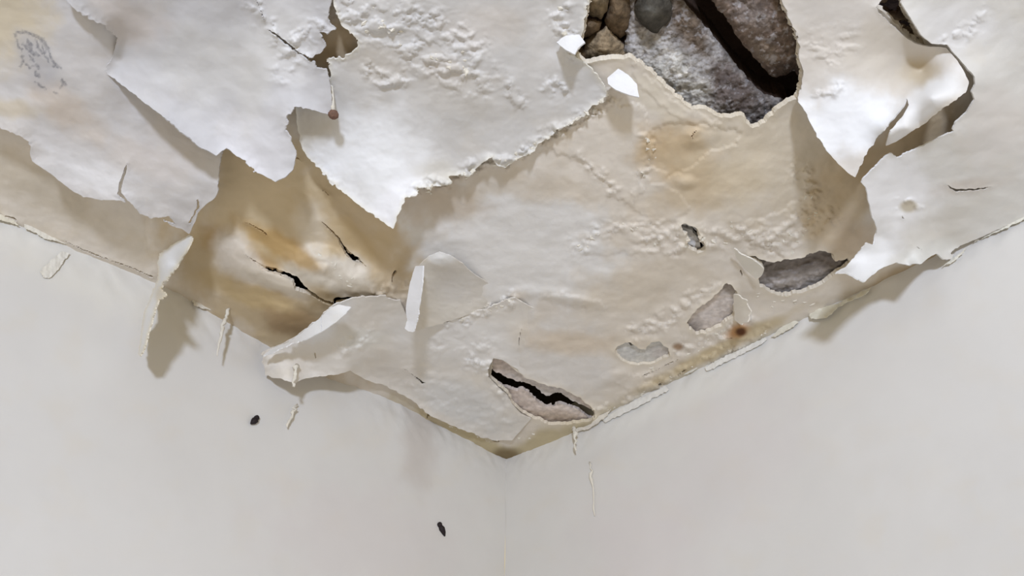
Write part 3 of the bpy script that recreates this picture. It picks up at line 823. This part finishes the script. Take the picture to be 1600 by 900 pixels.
# ------------------------------------------------------------------ exposed concrete under the small holes
def patch(name, key, depth, amp, base, stain_shading, seed, label=None, grow=14, cracks=()):
    P = np.array(BASE_HOLES[key], float)
    c = P.mean(0)
    Q = c + (P - c) * (1 + grow / np.hypot(*(P - c).T))[:, None]
    gx, gy, T = grid(Q[:, 0].min(), Q[:, 0].max(), Q[:, 1].min(), Q[:, 1].max(), 1.6)
    f = sdf_poly(gx, gy, Q)
    for L in cracks:
        f = np.minimum(f, dist_line(gx + 1.6 * fbm(gx / 7, gy / 7, 7 + seed, 3), gy + 1.6 * fbm(gx / 7, gy / 7, 8 + seed, 3), L))
    W = on_ceiling(gx, gy)
    x, y = W[:, 0], W[:, 1]
    d = depth + amp * fbm(x / 0.045, y / 0.045, seed, 4, 0.6) + base_height(gx, gy) * 0.6
    C = paint(base, gx, gy, stain_shading, seed)
    k = fbm(x / 0.012, y / 0.012, seed + 3, 3)[:, None]
    C = C * (1 + 0.20 * k)
    (X, Y, D, CC), T2 = clip_tris(None, T, f, [gx, gy, d, np.clip(C, 0.01, 1)])
    V = on_ceiling(X, Y, D)
    n0 = np.cross(V[T2[:, 1]] - V[T2[:, 0]], V[T2[:, 2]] - V[T2[:, 0]])
    if n0[:, 2].sum() > 0: T2 = T2[:, ::-1]
    V, T2, CC, ff = solid(V, T2, CC, 0.008)
    org = V.mean(0)
    o = add(name, make_mesh(name, V - org, T2, CC, ff), M_PATCH, ceiling, origin=tuple(org))
    if label: o['label'] = label
    return o


patch('exposed_concrete', 'slot', -.016, .006, (172, 165, 160), [(1230, 415, 60, 13, -10, (118, 108, 100), 0.9, 0.5), (1290, 405, 30, 18, 0, (120, 108, 98), 0.9, 0.5), (1280, 445, 40, 12, -25, (160, 152, 144), 0.8, 0.5)], 901,
      'dark grey broken concrete in the long hole near the right wall edge')
patch('exposed_concrete', 'oval', -.007, .002, (208, 199, 192), [(1080, 512, 14, 12, 0, (140, 128, 120), 0.8, 0.5), (1138, 448, 14, 10, 0, (150, 138, 128), 0.8, 0.5)], 911,
      'pale grey concrete in the oval hole beside the rust spot')
patch('exposed_concrete', 'leaf', -.003, .001, (202, 201, 197), [(1035, 552, 16, 12, 0, (196, 186, 178), 0.8, 0.5)], 921, 'thin grey concrete patch near the right wall edge')
patch('exposed_concrete', 'bean', -.008, .002, (204, 203, 201), [], 931, 'small bean shaped concrete hole right of the ceiling middle',
      cracks=[[(1064, 351, 2), (1078, 356, 2.4), (1090, 365, 3.0), (1096, 376, 2.6), (1097, 390, 1.4)], [(1088, 391, 1.2), (1098, 390, 1.6)]])
patch('exposed_concrete', 'split', -.007, .003, (212, 199, 190), [(860, 610, 70, 10, 25, (198, 191, 187), 0.8, 0.5), (850, 650, 50, 10, 5, (190, 168, 146), 0.8, 0.5)], 941, 'brownish concrete split by a black crack near the corner',
      cracks=[[(764, 580, 6), (772, 588, 7.5), (790, 597, 6.8), (806, 603, 7.5), (816, 601, 5.5), (832, 610, 7.2), (846, 623, 7.5), (856, 627, 8.4), (872, 622, 8.6), (884, 627, 5.6), (905, 636, 4.8), (920, 645, 7.0), (932, 645, 5.0)]])
patch('exposed_concrete', 'gap', -.03, .010, (170, 152, 130), [(1405, 10, 30, 16, 0, (70, 48, 38), 0.9, 0.5)], 951, 'dark broken edge in the gap between the right flaps',
      cracks=[[(1366, 8, 3), (1385, 10, 7), (1400, 5, 12), (1408, -20, 14)], [(1410, 38, 7), (1425, 40, 6)], [(1418, 60, 2), (1436, 64, 2)]])

# ------------------------------------------------------------------ masonry inside the large hole
def masonry(name, outline, inner, base, stain_shading, seed, rel, label, cat, step=1.6, th=0.075, slits=(), rag=2.5, grain=0.5, gs=0.010, dirt=0.0):
    A = np.array(outline, float)
    gx, gy, T = grid(A[:, 0].min() - 6, A[:, 0].max() + 6, A[:, 1].min() - 6, A[:, 1].max() + 6, step)
    wx = gx + rag * fbm(gx / 12, gy / 12, 400 + seed, 3); wy = gy + rag * fbm(gx / 12, gy / 12, 500 + seed, 3)
    f = sdf_poly(wx, wy, A)
    d = tps([tuple(p) for p in A] + list(inner))(gx, gy)
    W = on_ceiling(gx, gy); x, y = W[:, 0], W[:, 1]
    d = d + rel[0] * fbm(x / 0.06, y / 0.06, seed, 4, 0.6) + rel[1] * fbm(x / 0.014, y / 0.014, seed + 3, 4, 0.6)
    d = d - 0.012 * np.exp(-np.clip(f, 0, None) / 4.0)
    C = paint(base, gx, gy, stain_shading, seed)
    k = fbm(x / gs, y / gs, seed + 7, 4, 0.65)[:, None]
    C = np.clip(C * (1 + grain * k), 0.008, 0.9)
    if dirt:        # pits full of soot and a white bloom of salts
        p = (dirt * smooth(.30, .62, fbm(x / .022 + 3, y / .013, seed + 11, 4, .7)))[:, None]
        C = C * (1 - p) + lin((84, 70, 58)) * p
        p = (dirt * smooth(.32, .6, fbm(x / .017, y / .017 + 7, seed + 13, 4, .7)))[:, None]
        C = C * (1 - p) + lin((196, 194, 196)) * p * .8 + C * p * .2
    (X, Y, D, CC), T2 = clip_tris(None, T, f, [gx, gy, d, C])
    V = on_ceiling(X, Y, D)
    n0 = np.cross(V[T2[:, 1]] - V[T2[:, 0]], V[T2[:, 2]] - V[T2[:, 0]])
    if n0[:, 2].sum() > 0: T2 = T2[:, ::-1]
    n = len(V)
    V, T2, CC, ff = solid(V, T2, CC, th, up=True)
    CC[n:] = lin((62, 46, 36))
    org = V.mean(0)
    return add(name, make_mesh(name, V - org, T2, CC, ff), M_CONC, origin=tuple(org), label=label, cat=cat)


masonry('concrete_block', [(975, -100, -.03), (1050, -100, -.03), (1066, 0, -.03), (1085, 20, -.03), (1115, 55, -.03), (1145, 95, -.03), (1175, 130, -.03), (1195, 147, -.03), (1215, 152, -.035), (1235, 160, -.035), (1215, 200, -.025), (1175, 225, -.02), (1120, 205, -.018), (1060, 180, -.018),
                           (1000, 120, -.018), (975, 80, -.02), (982, 30, -.03)],
        [(1060, 100, -.018), (1130, 150, -.02), (1030, 40, -.035)], (150, 143, 137),
        [(1050, 112, 62, 34, 38, (206, 202, 192), 1.0, 0.4), (1010, 70, 36, 34, 0, (184, 178, 172), 0.8, 0.6), (1105, 90, 44, 26, 50, (178, 174, 172), 0.85, 0.6), (1150, 145, 66, 26, 42, (112, 98, 92), 1.0, 0.4), (1080, 45, 22, 44, -32, (112, 92, 72), 0.95, 0.5),
         (1185, 175, 24, 26, 0, (112, 104, 98), 0.7, 0.5), (1090, 170, 40, 14, 30, (176, 170, 160), 0.7, 0.5)], 1001, (.006, .0035),
        'grey and white crumbling concrete in the large hole, left of the black groove', 'concrete block', grain=0.30, gs=0.02, dirt=0.5)
masonry('stone_slab', [(1110, -100, -.02), (1240, -100, -.02), (1275, 0, -.02), (1275, 120, -.03), (1252, 122, -.03), (1240, 112, -.028), (1215, 122, -.03), (1200, 116, -.026), (1185, 95, -.024), (1160, 70, -.022), (1142, 40, -.02), (1128, 20, -.02), (1112, 0, -.02)],
        [(1190, 40, -.008), (1220, 80, -.010)], (122, 106, 94),
        [(1170, 20, 40, 20, 30, (140, 126, 116), 0.7, 0.6), (1225, 60, 20, 40, 20, (112, 90, 72), 0.8, 0.5), (1195, 80, 24, 12, 40, (146, 126, 104), 0.6, 0.6), (1225, 110, 26, 12, 0, (84, 66, 54), 0.8, 0.5)], 1011, (.007, .003),
        'brown rough stone slab in the large hole, right of the black groove', 'stone', grain=0.35, gs=0.016, dirt=0.5)
masonry('stone', [(991, 8, -.02), (1000, -8, -.02), (1020, -16, -.02), (1043, -10, -.02), (1051, 10, -.022), (1049, 30, -.024), (1036, 44, -.026), (1028, 58, -.03), (1016, 52, -.026), (1004, 40, -.022), (993, 26, -.02)],
        [(1020, 15, .008), (1010, 18, .006), (1032, 18, .006), (1020, 36, -.004)], (80, 76, 68), [(1012, 20, 14, 8, 0, (108, 105, 96), 0.8, 0.6)], 1021, (.002, .001),
        'dark grey rounded stone near the top of the large hole', 'stone', step=1.2, rag=1.0, grain=0.3)
for k, (pts, base, lab) in enumerate([
    ([(915, -30, -.02), (948, -30, -.02), (952, 0, -.02), (949, 15, -.02), (940, 30, -.024), (925, 26, -.022), (915, 22, -.02)], (124, 108, 84), 'ochre stone at the top left of the large hole, topmost of the brown stones'),
    ([(946, -30, -.03), (984, -30, -.03), (986, 10, -.03), (984, 50, -.032), (970, 60, -.034), (952, 50, -.03), (944, 34, -.03), (952, 12, -.026)], (112, 94, 72), 'brown stone in the large hole, directly left of the dark grey stone'),
    ([(910, 30, -.022), (926, 30, -.02), (940, 34, -.022), (936, 48, -.024), (922, 56, -.026), (908, 60, -.026)], (112, 94, 72), 'small brown stone against the left rim of the large hole'),
    ([(915, 62, -.028), (932, 50, -.022), (948, 40, -.024), (960, 55, -.026), (980, 75, -.028), (990, 90, -.03), (975, 104, -.03), (935, 108, -.03), (916, 104, -.03), (910, 88, -.03)], (150, 132, 106), 'broad tan stone at the lower left of the large hole'),
    ([(896, 72, -.03), (908, 70, -.028), (918, 84, -.028), (918, 104, -.03), (900, 98, -.03)], (88, 72, 54), 'dark brown wedge at the leftmost point of the large hole')]):
    c = np.mean(np.array(pts), 0)
    masonry('rubble_stone', pts, [(c[0], c[1], c[2] + .022)], base, [], 1031 + 10 * k, (.003, .0015), lab, 'stone', step=1.4, rag=1.5, grain=0.45)

# ------------------------------------------------------------------ small coats along the wall edges
def wall_flake(name, outline, side, base, seed, label, cat='paint flake', off=.006, th=.0014, rag=1.5, step=1.0, stain_shading=()):
    A = np.array([p[:2] for p in outline], float)
    O = np.array([p[2] if len(p) > 2 else off for p in outline])
    gx, gy, T = grid(A[:, 0].min() - 4, A[:, 0].max() + 4, A[:, 1].min() - 4, A[:, 1].max() + 4, step)
    f = sdf_poly(gx + rag * fbm(gx / 8, gy / 8, seed, 4), gy + rag * fbm(gx / 8, gy / 8, seed + 1, 4), A)
    w = 1.0 / (np.hypot(gx[:, None] - A[:, 0], gy[:, None] - A[:, 1]) ** 2 + 4.0)
    o = (w * O).sum(1) / w.sum(1) + .0012 * fbm(gx / 9, gy / 9, seed + 2, 3)
    C = paint(base, gx, gy, stain_shading, seed)
    (X, Y, D, CC), T2 = clip_tris(None, T, f, [gx, gy, o, C])
    V = on_wall(X, Y, side, D)
    n0 = np.cross(V[T2[:, 1]] - V[T2[:, 0]], V[T2[:, 2]] - V[T2[:, 0]])
    if (n0 @ WALLN[side]).sum() < 0: T2 = T2[:, ::-1]
    V, T2, CC, ff = solid(V, T2, CC, th)
    org = V.mean(0)
    return add(name, make_mesh(name, V - org, T2, CC, ff), M_PAINT, origin=tuple(org), label=label, cat=cat)


wall_flake('paint_flake', [(1264, 493, .01), (1268, 485, .004), (1285, 481, .004), (1312, 473, .003), (1330, 464, .003), (1350, 454, .003), (1362, 449, .006), (1358, 456, .018), (1340, 466, .02), (1325, 471, .02), (1308, 480, .022), (1300, 490, .024), (1290, 497, .024), (1268, 498, .018)], 'r', (222, 219, 204), 61,
           'pale flake on the right wall edge, under the long white tongue', off=.010)
wall_flake('paint_flake', [(1205, 526), (1222, 510), (1240, 500), (1248, 503), (1238, 512), (1222, 520), (1210, 526)], 'r', (220, 218, 206), 62, 'thin sliver of paint on the right wall edge below the rust spot', off=.008)
wall_flake('paint_flake', [(1050, 590), (1062, 582), (1085, 572), (1090, 575), (1078, 582), (1060, 590)], 'r', (218, 216, 206), 63, 'short sliver of paint on the right wall edge below the grey patch', off=.008)
wall_flake('paint_flake', [(1470, 418), (1488, 404), (1520, 380), (1560, 358), (1604, 330), (1604, 340), (1575, 355), (1545, 368), (1525, 376), (1510, 388), (1495, 406), (1478, 414)], 'r', (224, 222, 210), 64,
           'long raised paint edge along the top of the right wall at far right', off=.012)
wall_flake('paint_flake', [(894, 672), (905, 668), (921, 664), (935, 650), (955, 640), (945, 652), (932, 662), (918, 670), (900, 674)], 'r', (222, 217, 206), 65, 'thin cream paint edge below the black crack near the corner', off=.012)
wall_flake('paint_flake', [(62, 425), (75, 410), (98, 392), (110, 396), (100, 408), (92, 420), (80, 433), (70, 434)], 'l', (222, 219, 210), 66, 'faint chipped flake of paint on the left wall at far left', off=.004)
wall_flake('paint_flake', [(36, 345), (60, 352), (95, 368), (125, 378), (130, 384), (100, 380), (70, 372), (40, 356)], 'l', (224, 220, 208), 67, 'upper pale paint sliver along the left wall edge', off=.008)
wall_flake('paint_flake', [(300, 462), (318, 462), (335, 474), (352, 482), (350, 490), (330, 484), (312, 480), (304, 478)], 'l', (222, 217, 204), 68, 'pale plaster chip on the left wall edge beside the hanging strip', off=.010)
wall_flake('paint_flake', [(205, 405), (222, 412), (246, 425), (252, 436), (235, 430), (212, 416)], 'l', (220, 214, 200), 69, 'narrow paint sliver on the left wall edge, left of the hanging strip', off=.008)
wall_flake('paint_flake', [(938, 654), (960, 642), (1000, 622), (1040, 604), (1046, 608), (1010, 628), (975, 646), (945, 660)], 'r', (226, 225, 220), 72, 'white rough paint sliver on the right wall edge nearest the corner crack', off=.005)
wall_flake('paint_flake', [(1100, 574), (1130, 558), (1165, 542), (1195, 527), (1200, 531), (1170, 548), (1135, 565), (1105, 580)], 'r', (228, 227, 222), 73, 'white paint sliver along the right wall edge just below the rust spot', off=.005)
wall_flake('paint_flake', [(140, 384), (165, 394), (190, 406), (208, 412), (206, 418), (180, 410), (155, 400), (138, 392)], 'l', (224, 218, 202), 74, 'middle cream paint sliver along the left wall edge', off=.007)
wall_flake('paint_flake', [(-30, 322), (0, 334), (20, 342), (30, 352), (8, 346), (-30, 334)], 'l', (224, 218, 200), 75, 'cream paint sliver at the outermost left end of the wall edge', off=.008)


# ------------------------------------------------------------------ hanging threads, nail, specks
def tube(pts, rad, seg=7):
    pts = np.array(pts, float); n = len(pts)
    rad = np.broadcast_to(np.asarray(rad, float), (n,))
    V = []; T = []
    for i in range(n):
        t = pts[min(i + 1, n - 1)] - pts[max(i - 1, 0)]; t /= np.linalg.norm(t)
        a = np.cross(t, [0.31, 0.9, 0.2]); a /= np.linalg.norm(a); b = np.cross(t, a)
        for k in range(seg):
            w = 2 * math.pi * k / seg
            V.append(pts[i] + rad[i] * (math.cos(w) * a + math.sin(w) * b))
    for i in range(n - 1):
        for k in range(seg):
            p = i * seg + k; q = i * seg + (k + 1) % seg
            T += [(p, q, q + seg), (p, q + seg, p + seg)]
    V += [pts[0], pts[-1]]
    for k in range(seg):
        T.append((len(V) - 2, (k + 1) % seg, k))
        T.append((len(V) - 1, (n - 1) * seg + k, (n - 1) * seg + (k + 1) % seg))
    return np.array(V), np.array(T)


def join(parts):
    V = []; T = []; o = 0
    for v, t in parts:
        V.append(v); T.append(t + o); o += len(v)
    return np.concatenate(V), np.concatenate(T)


def shred(name, pts, rad, side, off, mat, label, cat, seed):
    """a crumpled hanging shred that runs from the ceiling edge down in front of a wall"""
    rg = np.random.default_rng(seed)
    P = []; R = []
    for i in range(len(pts) - 1):
        for t in np.linspace(0, 1, 6, endpoint=(i == len(pts) - 2)):
            x = pts[i][0] + (pts[i + 1][0] - pts[i][0]) * t + rg.normal(0, 1.3)
            y = pts[i][1] + (pts[i + 1][1] - pts[i][1]) * t
            P.append(on_wall(x, y, side, off + rg.normal(0, .0008)))
            R.append((rad[i] + (rad[i + 1] - rad[i]) * t) * rg.uniform(.45, 1.4))
    v, t = tube(P, R)
    org = v.mean(0)
    return add(name, make_mesh(name, v - org, t), mat, origin=tuple(org), label=label, cat=cat)


shred('paint_shred', [(358, 482), (352, 500), (345, 525), (339, 556)], [.0045, .0035, .003, .001], 'l', .05, M_CHIP, 'crumpled cream shred hanging on the left wall right of the long white strip', 'paint shred', 1)
shred('paint_shred', [(464, 572), (461, 588), (458, 604)], [.005, .004, .003], 'l', .10, M_CHIP, 'short cream shred at the lower left end of the corner sheet', 'paint shred', 2)
shred('paint_shred', [(462, 632), (456, 648), (448, 668)], [.0015, .0045, .0015], 'l', .012, M_CHIP, 'tiny loose cream shred lying against the left wall', 'paint shred', 3)
shred('paint_shred', [(897, 668), (898, 680), (899, 704)], [.004, .005, .0015], 'r', .03, M_CHIP, 'small white shred dangling just right of the ceiling corner', 'paint shred', 4)
shred('paint_drip', [(922, 722), (925, 750), (930, 806)], [.0020, .0040, .0020], 'r', .0022, M_CHIP, 'thin white paint drip running down the right wall below the corner', 'paint drip', 5)


def ball(c, r, squash=(1, 1, 1), seg=10, rings=7, seed=0):
    V = []; T = []
    rg = np.random.default_rng(seed)
    for i in range(rings + 1):
        a = math.pi * i / rings
        for k in range(seg):
            b = 2 * math.pi * k / seg
            q = r * (1 + rg.normal(0, .04))
            V.append((c[0] + q * squash[0] * math.sin(a) * math.cos(b), c[1] + q * squash[1] * math.sin(a) * math.sin(b), c[2] + q * squash[2] * math.cos(a)))
    for i in range(rings):
        for k in range(seg):
            p = i * seg + k; q = i * seg + (k + 1) % seg
            T += [(p, p + seg, q + seg), (p, q + seg, q)]
    return np.array(V), np.array(T)


npos = on_ceiling(521, 179, .055)
ntop = on_ceiling(517, 133, .02)
nail = add('nail', None, None, origin=tuple(ntop), label='thin nail with a round brownish head poking from the tear at upper left', cat='nail')
v, t = tube([ntop, ntop * .5 + npos * .5, npos], [.0032, .0035, .003]); add('shaft', make_mesh('shaft', v - ntop, t), M_CHIP, nail)
v, t = ball((0, 0, 0), .0085, (1, 1, .75), seed=3); add('head', make_mesh('head', v + (npos - ntop), t), M_RUST, nail)


def bug(pts, rad, side, label):
    P = [on_wall(x, y, side, .004) for x, y in pts]
    o0 = P[len(P) // 2]
    v, t = tube(P, rad, 8)
    b = add('insect', None, None, origin=tuple(o0), label=label, cat='insect')
    add('body', make_mesh('body', v - o0, t), M_BLACK, b)
    hv, ht = ball(P[0], max(rad) * .8)
    add('head', make_mesh('head', hv - o0, ht), M_BLACK, b)


bug([(401, 653), (399, 656), (396, 659), (392, 662)], [.003, .0075, .0065, .002], 'l', 'tiny round black insect on the left wall')
bug([(687, 820), (690, 826), (693, 832), (695, 838)], [.004, .0085, .006, .0015], 'l', 'larger slender black insect low on the wall under the corner')

# grey scuff of rubbed pencil strokes on the left sheet: flakes of lifted grey skin

# ------------------------------------------------------------------ loose chips along the crumbling ridges (pieces of the ceiling)
def chip_mesh(seed):
    rg = np.random.default_rng(seed)
    n = 7
    a = np.sort(rg.uniform(0, 2 * math.pi, n)); r = rg.uniform(.5, 1.0, n)
    top = np.stack([r * np.cos(a), r * np.sin(a) * .7, rg.normal(0, .12, n)], 1)
    bot = top * np.array([.85, .85, 1]) + np.array([0, 0, .28])
    V = np.concatenate([top, bot, [[0, 0, -.22]], [[0, 0, .3]]])
    T = []
    for k in range(n):
        q = (k + 1) % n
        T += [(k, q, q + n), (k, q + n, k + n), (2 * n, q, k), (2 * n + 1, k + n, q + n)]
    me = make_mesh('paint_chip', V, np.array(T), None, 0)
    me.materials.append(M_CHIP)
    return me


CHIPS = [chip_mesh(s) for s in range(9)]
CHIP_LINES = [([(655, 300), (705, 286), (760, 255), (800, 252), (850, 217), (915, 183), (955, 150)], 34, 8), ([(560, 25), (620, 60), (690, 100), (735, 115)], 24, 22),
              ([(1012, 215), (1020, 245), (1000, 275)], 10, 8), ([(905, 385), (935, 362), (1000, 352)], 10, 10), ([(1010, 380), (1080, 385), (1180, 368)], 16, 16),
              ([(1220, 390), (1270, 345), (1270, 300)], 14, 14), ([(720, 495), (770, 480), (803, 465)], 14, 6), ([(990, 590), (1060, 560), (1100, 545)], 12, 5), ([(930, 652), (1000, 618), (1200, 518)], 22, 5),
              ([(1050, 545), (1110, 530), (1165, 500)], 9, 8), ([(700, 664), (770, 692), (850, 678)], 12, 6), ([(875, 20), (890, 70), (910, 95)], 9, 12), ([(490, 395), (560, 445)], 10, 16), ([(1160, 440), (1200, 470), (1270, 470)], 10, 8)]
rg = np.random.default_rng(5)
dep = bpy.context.evaluated_depsgraph_get()
dep.update()
sheets = [o for o in col.objects if o.name.startswith(('paint_flap', 'ceiling')) and o.type == 'MESH' and o.name != 'ceiling_slab']
for line, n, spread in CHIP_LINES:
    L = np.array(line, float); seg = np.hypot(*np.diff(L, axis=0).T); cum = np.concatenate([[0], np.cumsum(seg)])
    for _ in range(n):
        s = rg.uniform(0, cum[-1]); i = min(np.searchsorted(cum, s, 'right') - 1, len(seg) - 1)
        p = L[i] + (L[i + 1] - L[i]) * (s - cum[i]) / seg[i] + rg.normal(0, spread / 2, 2)
        r = rays(p[0], p[1])
        best = None
        for o in sheets:
            org = Vector(CAM) - o.location
            ok, loc, nrm, _ = o.ray_cast(org, Vector(r).normalized())
            if ok and (best is None or (loc - org).length < best[0]):
                best = ((loc - org).length, loc + o.location, nrm)
        if best is None: continue
        o = bpy.data.objects.new('paint_chip', CHIPS[int(rg.integers(len(CHIPS)))])
        o.parent = ceiling
        q = Vector((0, 0, -1)).rotation_difference(best[2])
        o.rotation_mode = 'QUATERNION'
        from mathutils import Quaternion
        o.rotation_quaternion = q @ Quaternion((0, 0, 1), rg.uniform(0, 6.28)) @ Quaternion((1, 0, 0), rg.normal(0, .25))
        k = float(rg.uniform(.003, .0085))
        o.scale = (k, k, k)
        o.location = best[1]
        col.objects.link(o)
